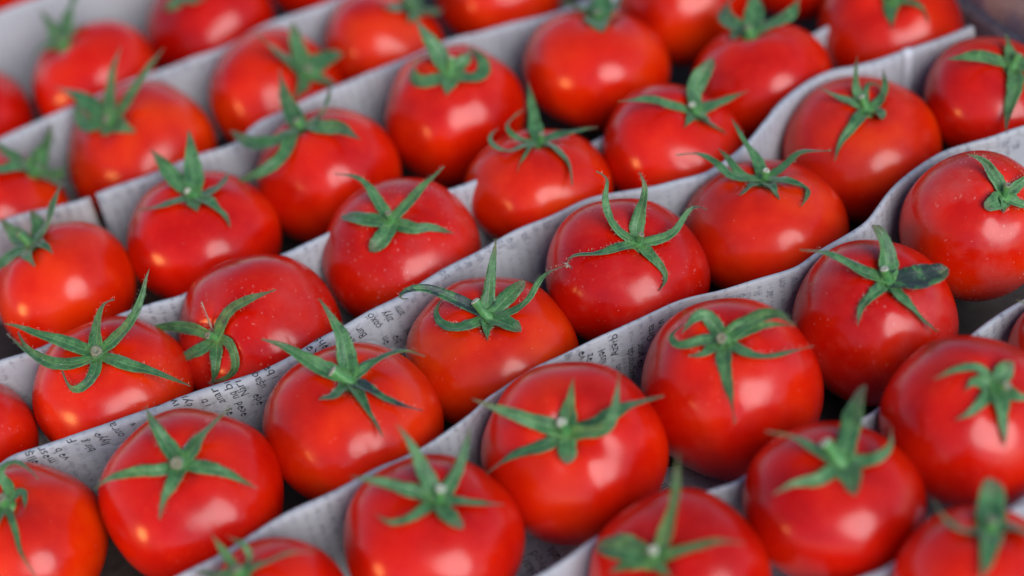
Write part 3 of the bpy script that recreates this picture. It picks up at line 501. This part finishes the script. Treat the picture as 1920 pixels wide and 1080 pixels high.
STRIPS = {}
def build_strip(key, label, rad=.0021, thin=None, top=TOP, name='newspaper_divider'):
    P2 = np.array(PATHS[key], float) * 1e-4
    P3 = np.c_[P2, np.zeros(len(P2))]
    Ltot = np.linalg.norm(np.diff(P2, axis=0), axis=1).sum()
    n = max(8, int(Ltot / .0022)); Cc = catmull(P3, n)[:, :2]
    # light smoothing of the traced line
    for _ in range(3): Cc[1:-1] = .25 * Cc[:-2] + .5 * Cc[1:-1] + .25 * Cc[2:]
    u = np.r_[0, np.cumsum(np.linalg.norm(np.diff(Cc, axis=0), axis=1))]
    T = np.gradient(Cc, axis=0); T /= np.linalg.norm(T, axis=1)[:, None]
    N = np.c_[-T[:, 1], T[:, 0]]                     # points to the back of the tray
    zl = np.linspace(-.006, top - .003, 12)
    offs = np.arange(-.016, .0161, .0008)
    lo = np.zeros((n, len(zl))); hi = np.zeros((n, len(zl)))
    for zi, z in enumerate(zl):
        pts = np.concatenate([np.c_[Cc + N * o, np.full(n, z)] for o in offs]); ins = inside(pts).reshape(len(offs), n)
        for i in range(n):
            free = [k for k in range(len(offs)) if not ins[k, i]]
            if not free: lo[i, zi] = -.0004; hi[i, zi] = .0004; continue
            k0 = min(free, key=lambda k: abs(offs[k])); a = b = k0
            while a - 1 >= 0 and not ins[a - 1, i]: a -= 1
            while b + 1 < len(offs) and not ins[b + 1, i]: b += 1
            lo[i, zi] = offs[a]; hi[i, zi] = offs[b]
    r = random.Random(hash(label) % 1000 if False else len(label))
    p1, p2, p3 = (r.uniform(0, 6) for _ in range(3))
    R = rad * (1 + .15 * np.sin(u * 55 + p1) + .1 * np.sin(u * 130 + p2))
    if thin is not None: R = R * np.interp(u / u[-1], [t[0] for t in thin], [t[1] for t in thin])
    fz = np.array([min(1, max(0, (z + .006) / (top - .003))) for z in zl])
    mid = np.zeros_like(lo); half = np.zeros_like(lo)
    for zi in range(len(zl)):
        h = np.minimum(R * (1 + .3 * (1 - fz[zi])), np.maximum((hi[:, zi] - lo[:, zi]) / 2, .0003))
        m = np.minimum(np.clip(lo[:, zi] + h, 0, .0035 - .0025 * fz[zi]), np.maximum(hi[:, zi] - h, -.009)); m = np.where(m > 0, m, np.minimum(0, m)); mid[:, zi] = m; half[:, zi] = h
    for _ in range(4):
        for A in (mid, half):
            A[1:-1] = .25 * A[:-2] + .5 * A[1:-1] + .25 * A[2:]
            A[:, 1:-1] = .25 * A[:, :-2] + .5 * A[:, 1:-1] + .25 * A[:, 2:]
    topm = mid[:, -1]
    drop = np.interp(u / u[-1], [0, .5, .62, 1], [0, 0, .010, .010]) if key == 'C' else 0 * u
    ztop = top - drop + .0005 * np.sin(u * 48 + p3) + .0003 * np.sin(u * 170 + p1)
    rows = []
    for zi in range(len(zl)): rows.append(np.c_[Cc + N * (mid[:, zi] - half[:, zi])[:, None], np.full(n, zl[zi]) - drop * fz[zi]])
    for k in range(1, 8):
        a = math.pi * (1 - k / 8); rr = half[:, -1]
        zc = ztop - np.minimum(rr * 1.1, .003)
        rows.append(np.c_[Cc + N * (topm + rr * math.cos(a))[:, None], zc + np.minimum(rr * 1.1, .003) * math.sin(a)])
    for zi in reversed(range(len(zl))): rows.append(np.c_[Cc + N * (mid[:, zi] + half[:, zi])[:, None], np.full(n, zl[zi]) - drop * fz[zi]])
    G = np.array(rows)                                # [v, u, 3]
    nv = G.shape[0]
    # faint creases of the sheet
    rs = np.random.RandomState(len(label))
    for k in range(4):
        u0 = rs.uniform(0, u[-1]); s = rs.uniform(-1, 1) * .6; am = rs.uniform(-.0005, .0005)
        for j in range(nv): G[j, :, :2] += N * (am * np.exp(-((u - u0 - s * (G[j, :, 2] - .03)) / .004) ** 2))[:, None]
    v = np.r_[0, np.cumsum(np.linalg.norm(np.diff(G.mean(1), axis=0), axis=1))]
    vtop = v[len(zl) + 3]
    V = G.reshape(-1, 3); UV = np.array([(uu, vv) for vv in v for uu in u])
    F = [(j * n + i, j * n + i + 1, (j + 1) * n + i + 1, (j + 1) * n + i) for j in range(nv - 1) for i in range(n - 1)]
    # fold faces closed at both ends by a hem of paper
    for i, flip in ((0, 0), (n - 1, 1)):
        h = nv // 2
        for j in range(h):
            q = (j * n + i, (j + 1) * n + i, (nv - 2 - j) * n + i, (nv - 1 - j) * n + i)
            if len(set(q)) == 4: F.append(q if flip else q[::-1])
    root = mesh_obj(name, V, F, M_PAPER, uvs=UV)
    tag(root, label, 'divider', 'folded newspaper dividers between the rows')
    root['print_density'] = {'A': .32, 'B': .45, 'F': .25}.get(key, .6)
    STRIPS[key] = (root, G, u, v, vtop)
    return root

TR = [('F', 'blank pale sheet showing wide in the upper left corner, rearmost'),
      ('E', 'second divider from the upper left corner, running under the egg shaped tomato'),
      ('D1', 'short divider piece at the left edge, ending at the dark gap'),
      ('D2', 'long divider that starts right of the dark gap and rises to the top edge'),
      ('C', 'divider at the left edge above the wide green star, mostly hidden by tomatoes further right'),
      ('A', 'long divider with legible black print that ends beside the wooden crate side'),
      ('B', 'long divider from the bottom edge up to the right edge, large print at its middle'),
      ('G', 'low divider glimpsed between the tomatoes in the lower right'),
      ('H', 'divider scrap showing at the bottom edge in the lower right corner')]
PRM = dict(F=(.0018, None, TOP + .004), E=(.0020, None, TOP), D1=(.0020, None, TOP), D2=(.0020, None, TOP), C=(.0017, None, TOP),
           A=(.0021, [(0, 1.2), (.35, 1.1), (.42, .9), (.55, .75), (.66, .7), (.75, .9), (1, 1.3)], TOP),
           B=(.0016, [(0, 1), (.15, 1.2), (.3, .7), (.42, .6), (.6, .75), (.75, .9), (.85, 1.1), (1, .7)], TOP),
           G=(.0012, None, .036), H=(.0014, None, .036))
for k, lb in TR:
    build_strip(k, lb, PRM[k][0], PRM[k][1], PRM[k][2])

# ------------------------------------------------------------------ newspaper print
def text_mesh(s, size):
    cu = bpy.data.curves.new('t', 'FONT'); cu.body = s; cu.size = size; cu.resolution_u = 2
    ob = bpy.data.objects.new('t', cu); COL.objects.link(ob)
    dg = bpy.context.evaluated_depsgraph_get(); me = bpy.data.meshes.new_from_object(ob.evaluated_get(dg))
    vs = [v.co.copy() for v in me.vertices]; fs = [tuple(p.vertices) for p in me.polygons]
    bpy.data.objects.remove(ob); bpy.data.curves.remove(cu); bpy.data.meshes.remove(me)
    return vs, fs

def surf(key, uu, vv, off=.00022):
    root, G, u, v, vt = STRIPS[key]
    uu = min(max(uu, u[0]), u[-1] - 1e-6); vv = min(max(vv, 0), v[-1] - 1e-6)
    i = min(int(np.searchsorted(u, uu, side='right')) - 1, len(u) - 2); j = min(int(np.searchsorted(v, vv, side='right')) - 1, len(v) - 2)
    a = (uu - u[i]) / (u[i + 1] - u[i]); b = (vv - v[j]) / max(v[j + 1] - v[j], 1e-9)
    p00, p10, p01, p11 = G[j, i], G[j, i + 1], G[j + 1, i], G[j + 1, i + 1]
    p = (1 - a) * (1 - b) * p00 + a * (1 - b) * p10 + (1 - a) * b * p01 + a * b * p11
    nn = norm(np.cross(p10 - p00 + p11 - p01, p01 - p00 + p11 - p10))
    return p + nn * off

WORDS = [
 ('A', 'rəliş', 0.03434, 0.00818, 0.0041, -0.3, 1),
 ('A', 'məsr', 0.03954, 0.00912, 0.0041, -0.3, 1),
 ('A', 'və b', 0.04501, 0.01028, 0.0041, -0.3, 1),
 ('A', 'F', 0.05012, 0.00291, 0.0041, -0.3, 1),
 ('A', 'bir g', 0.05602, 0.01073, 0.0041, -0.3, 1),
 ('A', 'liyyə', 0.06231, 0.00947, 0.0041, -0.3, 1),
 ('A', 'onra', 0.06884, 0.00765, 0.0041, -0.3, 1),
 ('A', 'v', 0.07451, 0.00434, 0.0041, -0.3, 1),
 ('A', 't', 0.07487, -0.00101, 0.0041, -0.3, 1),
 ('A', 'un', 0.08627, -8e-05, 0.0041, -0.25, 1),
 ('A', 'ıw', 0.09329, 0.00234, 0.0041, -0.25, 1),
 ('A', 'öyı', 0.09844, 0.00477, 0.0041, -0.25, 1),
 ('A', 'ı tı', 0.10547, 0.00718, 0.0041, -0.25, 1),
 ('A', 'anar', 0.11145, 0.00762, 0.0041, -0.25, 1),
 ('A', 'nq bı', 0.11725, 0.00778, 0.0041, -0.25, 1),
 ('A', 'Narı', 0.12147, 0.00784, 0.0041, -0.25, 1),
 ('A', 'uşaqö', 0.12886, 0.00748, 0.0041, -0.25, 1),
 ('A', 'ı bə', 0.13429, 0.00501, 0.0041, -0.25, 1),
 ('A', 'əs', 0.11303, 0.01534, 0.004, -0.1, 1),
 ('A', 'əcəd', 0.11831, 0.01831, 0.004, -0.1, 1),
 ('A', 'ədə', 0.1257, 0.01551, 0.004, -0.1, 1),
 ('A', 'əhş', 0.15953, 0.00534, 0.0043, -0.33, 1),
 ('A', 'kəlin', 0.17155, 0.00954, 0.0043, -0.33, 1),
 ('A', 'Bur', 0.17728, 0.00997, 0.0043, -0.33, 1),
 ('A', 'çoxö', 0.18488, 0.00966, 0.0043, -0.33, 1),
 ('A', 'ziyy', 0.19065, 0.00952, 0.0043, -0.33, 1),
 ('A', 'amı', 0.19643, 0.00951, 0.0043, -0.33, 1),
 ('A', 'Kə', 0.15389, 0.00522, 0.0043, -0.33, 1),
 ('A', 'ıq', 0.14725, 0.00546, 0.0043, -0.33, 1),
 ('A', 'ən', 0.1869, 0.02027, 0.0045, -0.2, 1),
 ('A', 'bə', 0.19209, 0.0225, 0.0045, -0.2, 1),
 ('A', 'əl', 0.19799, 0.02111, 0.0045, -0.2, 1),
 ('A', 'ni', 0.20304, 0.00648, 0.0045, -0.2, 0),
 ('A', 'ra', 0.20888, 0.00649, 0.0045, -0.2, 0),
 ('A', 'kı', 0.21501, 0.00545, 0.0045, -0.2, 0),
 ('A', 'bə', 0.22095, 0.00453, 0.0045, -0.2, 0),
 ('A', 'sı', 0.2271, 0.00385, 0.0045, -0.2, 0),
 ('A', 'ar', 0.23247, 0.00509, 0.0045, -0.2, 0),
 ('A', 'on', 0.23822, 0.00525, 0.0045, -0.2, 0),
 ('A', 'də', 0.2442, 0.00388, 0.0045, -0.2, 0),
 ('A', 'lə', 0.25008, 0.00397, 0.0045, -0.2, 0),
 ('A', 'mə', 0.25505, 0.00755, 0.0045, -0.2, 0),
 ('A', 'ya', 0.26128, 0.00651, 0.0045, -0.2, 0),
 ('A', 'in', 0.26699, 0.00486, 0.0045, -0.2, 0),
 ('A', 'ıq', 0.27226, 0.00559, 0.0045, -0.2, 0),
 ('A', 'al', 0.27756, 0.00773, 0.0045, -0.2, 0),
 ('A', 'ni', 0.28339, 0.00752, 0.0045, -0.2, 0),
 ('A', 'ra', 0.28877, 0.00718, 0.0045, -0.2, 0),
 ('A', 'kı', 0.29529, 0.00585, 0.0045, -0.2, 0),
 ('B', 'rəz', 0.20837, 0.0108, 0.0041, 0.08, 1),
 ('B', 'Müsəl', 0.21373, 0.01577, 0.0041, 0.08, 1),
 ('B', 'Azərb', 0.21979, 0.01209, 0.0041, 0.08, 1),
 ('B', 'nın', 0.21979, 0.0221, 0.0041, 0.08, 1),
 ('B', 'Naxçıvanda', 0.22509, 0.03096, 0.0041, 0.08, 1),
 ('B', 'nə anar', 0.23038, 0.02453, 0.0041, 0.08, 1),
 ('B', 'Orta', 0.23672, 0.01316, 0.0041, 0.08, 1),
 ('B', 'sı n', 0.24167, 0.01045, 0.0041, 0.08, 1),
 ('B', 'və', 0.20544, 0.00626, 0.0041, 0.08, 1),
 ('B', 'il', 0.20008, 0.00245, 0.0041, 0.08, 1),
 ('B', 'ni', 0.26208, 0.00924, 0.0045, 0.1, 0),
 ('B', 'ra', 0.2677, 0.01003, 0.0045, 0.1, 0),
 ('B', 'kı', 0.27317, 0.00749, 0.0045, 0.1, 0),
 ('B', 'bə', 0.2786, 0.00948, 0.0045, 0.1, 0),
 ('B', 'sı', 0.28422, 0.00833, 0.0045, 0.1, 0),
 ('B', 'ar', 0.28968, 0.01077, 0.0045, 0.1, 0),
 ('B', 'on', 0.2953, 0.00736, 0.0045, 0.1, 0),
 ('B', 'də', 0.30117, 0.00978, 0.0045, 0.1, 0),
 ('B', 'lə', 0.40491, 0.01108, 0.0045, 0.1, 0),
 ('B', 'mə', 0.41066, 0.00848, 0.0045, 0.1, 0),
 ('B', 'ya', 0.4164, 0.01122, 0.0045, 0.1, 0),
 ('B', 'in', 0.4224, 0.01129, 0.0045, 0.1, 0),
 ('B', 'ıq', 0.42786, 0.0078, 0.0045, 0.1, 0),
 ('B', 'al', 0.43331, 0.0106, 0.0045, 0.1, 0),
 ('D1', 'ni', 0.02114, 0.00601, 0.0045, -0.2, 0),
 ('D1', 'bə', 0.02746, 0.00623, 0.0045, -0.2, 0),
 ('D1', 'on', 0.03342, 0.00621, 0.0045, -0.2, 0),
 ('D1', 'mə', 0.03939, 0.00613, 0.0045, -0.2, 0),
 ('D1', 'ıq', 0.04539, 0.00611, 0.0045, -0.2, 0),
 ('D1', 'ra', 0.05154, 0.00611, 0.0045, -0.2, 0),
 ('E', 'ni', 0.10106, 0.00651, 0.0045, -0.2, 0),
 ('E', 'bə', 0.10764, 0.00642, 0.0045, -0.2, 0),
 ('E', 'on', 0.11421, 0.00631, 0.0045, -0.2, 0),
 ('E', 'mə', 0.12143, 0.00648, 0.0045, -0.2, 0),
 ('E', 'ıq', 0.12854, 0.0066, 0.0045, -0.2, 0),
 ('E', 'ra', 0.13505, 0.00647, 0.0045, -0.2, 0),
 ('D2', 'ni', 0.0, 0.00697, 0.0045, -0.2, 0),
 ('D2', 'bə', 0.0039, 0.00594, 0.0045, -0.2, 0),
 ('D2', 'on', 0.01041, 0.00606, 0.0045, -0.2, 0),
 ('D2', 'mə', 0.01636, 0.00593, 0.0045, -0.2, 0),
 ('D2', 'ıq', 0.02305, 0.00611, 0.0045, -0.2, 0),
]
LINER_WORDS = [('okarı', -0.0103, -0.1382, -0.0042, 0.0112), ('Prod', -0.0053, -0.1355, -0.0049, 0.0108), ('və', 0.0008, -0.1338, -0.0018, 0.005), ('da', -0.0012, -0.1299, -0.0016, 0.0038), ('all', 0.0479, -0.1071, -0.0026, 0.0061), ('ni', 0.1153, -0.0865, -0.0002, 0.0039)]
STRAP_U = 0.4748

PR = {}
def put(key, s, u0, v0, size, lean, ink):
    vs, fs = text_mesh(s, size)
    acc = PR.setdefault((key, ink), ([], []))
    b = len(acc[0])
    for p in vs:        # reading direction runs up the sheet, letter tops point left
        acc[0].append(surf(key, u0 - p.y * 1.3 + lean * p.x, v0 + p.x))
    acc[1].extend([tuple(b + q for q in f) for f in fs])
for (key, s, u0, dz, size, lean, ink) in WORDS:
    root, G, u, v, vt = STRIPS[key]
    put(key, s, u0, vt - dz, size, lean, ink)
for (key, ink), (vs, fs) in PR.items():
    o = mesh_obj('printed_words', vs, fs, M_INK if ink else M_INK2, STRIPS[key][0], smooth=False); o['kind'] = 'stuff'

# ------------------------------------------------------------------ floor liner, crate, strap
def sheet(name, x0, x1, y0, y1, z0, amp, nx, ny, mat, seed):
    V = []; UV = []
    rs = np.random.RandomState(seed); wv = [(rs.uniform(20, 90), rs.uniform(20, 90), rs.uniform(0, 6)) for _ in range(6)]
    for j in range(ny):
        for i in range(nx):
            x = x0 + (x1 - x0) * i / (nx - 1); y = y0 + (y1 - y0) * j / (ny - 1)
            z = z0 + amp * sum(math.sin(a * x + b * y + p) for a, b, p in wv)
            V.append((x, y, z)); UV.append((x, y))
    F = [(j * nx + i, j * nx + i + 1, (j + 1) * nx + i + 1, (j + 1) * nx + i) for j in range(ny - 1) for i in range(nx - 1)]
    return mesh_obj(name, V, F, mat, uvs=UV)
M_TABLE = plain('fill_table_top', (.24, .22, .20), .7, 12, .3)
tag(sheet('added_fill_table', -4, 4, -4, 4, -.035, .0001, 12, 12, M_TABLE, 9), kind='structure')  # unseen table plane, added to bounce skylight and fill the black lower reflections
tag(sheet('crate_floor', -.42, .40, -.36, .50, -.012, .0001, 40, 40, M_FLOOR, 3), kind='structure')
NL = sheet('newspaper_liner', -.03, .235, -.26, -.085, -.006, .0009, 60, 50, M_LINER, 4)
tag(NL, 'sheet of newspaper lining the tray under the lower right tomatoes', 'newspaper')

LV = []; LF = []
for (s_, x, y, dx, dy) in LINER_WORDS:
    vs, fs = text_mesh(s_, .0060); b = len(LV); d = norm([dx, dy])
    for p in vs: LV.append((x + d[0] * p.x - d[1] * p.y, y + d[1] * p.x + d[0] * p.y, .0002))
    LF.extend([tuple(b + q for q in f) for f in fs])
NL['print_density'] = .3
lw = mesh_obj('printed_words', LV, LF, M_INK, NL, smooth=False); lw['kind'] = 'stuff'

def box(name, p, q, ht, th, z0, mat, parent=None, bev=.0015):
    """board standing on the line p-q, height ht, thickness th"""
    p = np.array(p, float); q = np.array(q, float); t = (q - p) / np.linalg.norm(q - p); n = np.array([t[1], -t[0]]) 
    L = np.linalg.norm(q - p); V = []; F = []
    sec = [(0, bev), (bev, 0), (th - bev, 0), (th, bev), (th, ht - bev), (th - bev, ht), (bev, ht), (0, ht - bev)]
    nseg = 14; rs = random.Random(int(z0 * 1e5) + 5)
    for i in range(nseg + 1):
        s = L * i / nseg; wob = rs.uniform(-.0004, .0004)
        for (a, b) in sec: V.append((p[0] + t[0] * s + n[0] * (a + wob), p[1] + t[1] * s + n[1] * (a + wob), z0 + b))
    for i in range(nseg):
        for j in range(8): F.append((i * 8 + j, i * 8 + (j + 1) % 8, (i + 1) * 8 + (j + 1) % 8, (i + 1) * 8 + j))
    F.append(tuple(range(7, -1, -1))); F.append(tuple(nseg * 8 + j for j in range(8)))
    me = mesh_obj(name, V, F, mat, parent, smooth=False)
    return me

wall = empty('wooden_crate_side', (.256, .118, -.01))
tag(wall, 'weathered grey brown wooden crate side in the upper right corner', 'crate side')
wp = np.array([.256, .118]); wd_ = norm([.35, -.94])
for z0, ht in ((-.012, .036), (.028, .030), (.062, .030)):
    b = box('slat', wp + wd_ * .13, wp - wd_ * .34, ht, .009, z0, M_WOOD)
    b.data.transform(Matrix.Translation(-wall.location)); b.parent = wall

def strap(key, uu, label):
    root, G, u, v, vt = STRIPS[key]
    V = []; n = 26; wdt = .0042
    for i in range(n + 1):
        dv = -.030 + .042 * i / n
        for k, sx in enumerate((-1, -.6, 0, .6, 1)):
            V.append(surf(key, uu + sx * wdt / 2 + .08 * dv, vt + dv, .0007 - .0004 * abs(sx) ** 3))
    F = [(i * 5 + k, i * 5 + k + 1, (i + 1) * 5 + k + 1, (i + 1) * 5 + k) for i in range(n) for k in range(4)]
    o = mesh_obj('strap', V, F, M_STRAP)
    tag(o, label, 'strap')
strap('A', STRAP_U, 'bright white strap looped over the divider near its end, upper right')
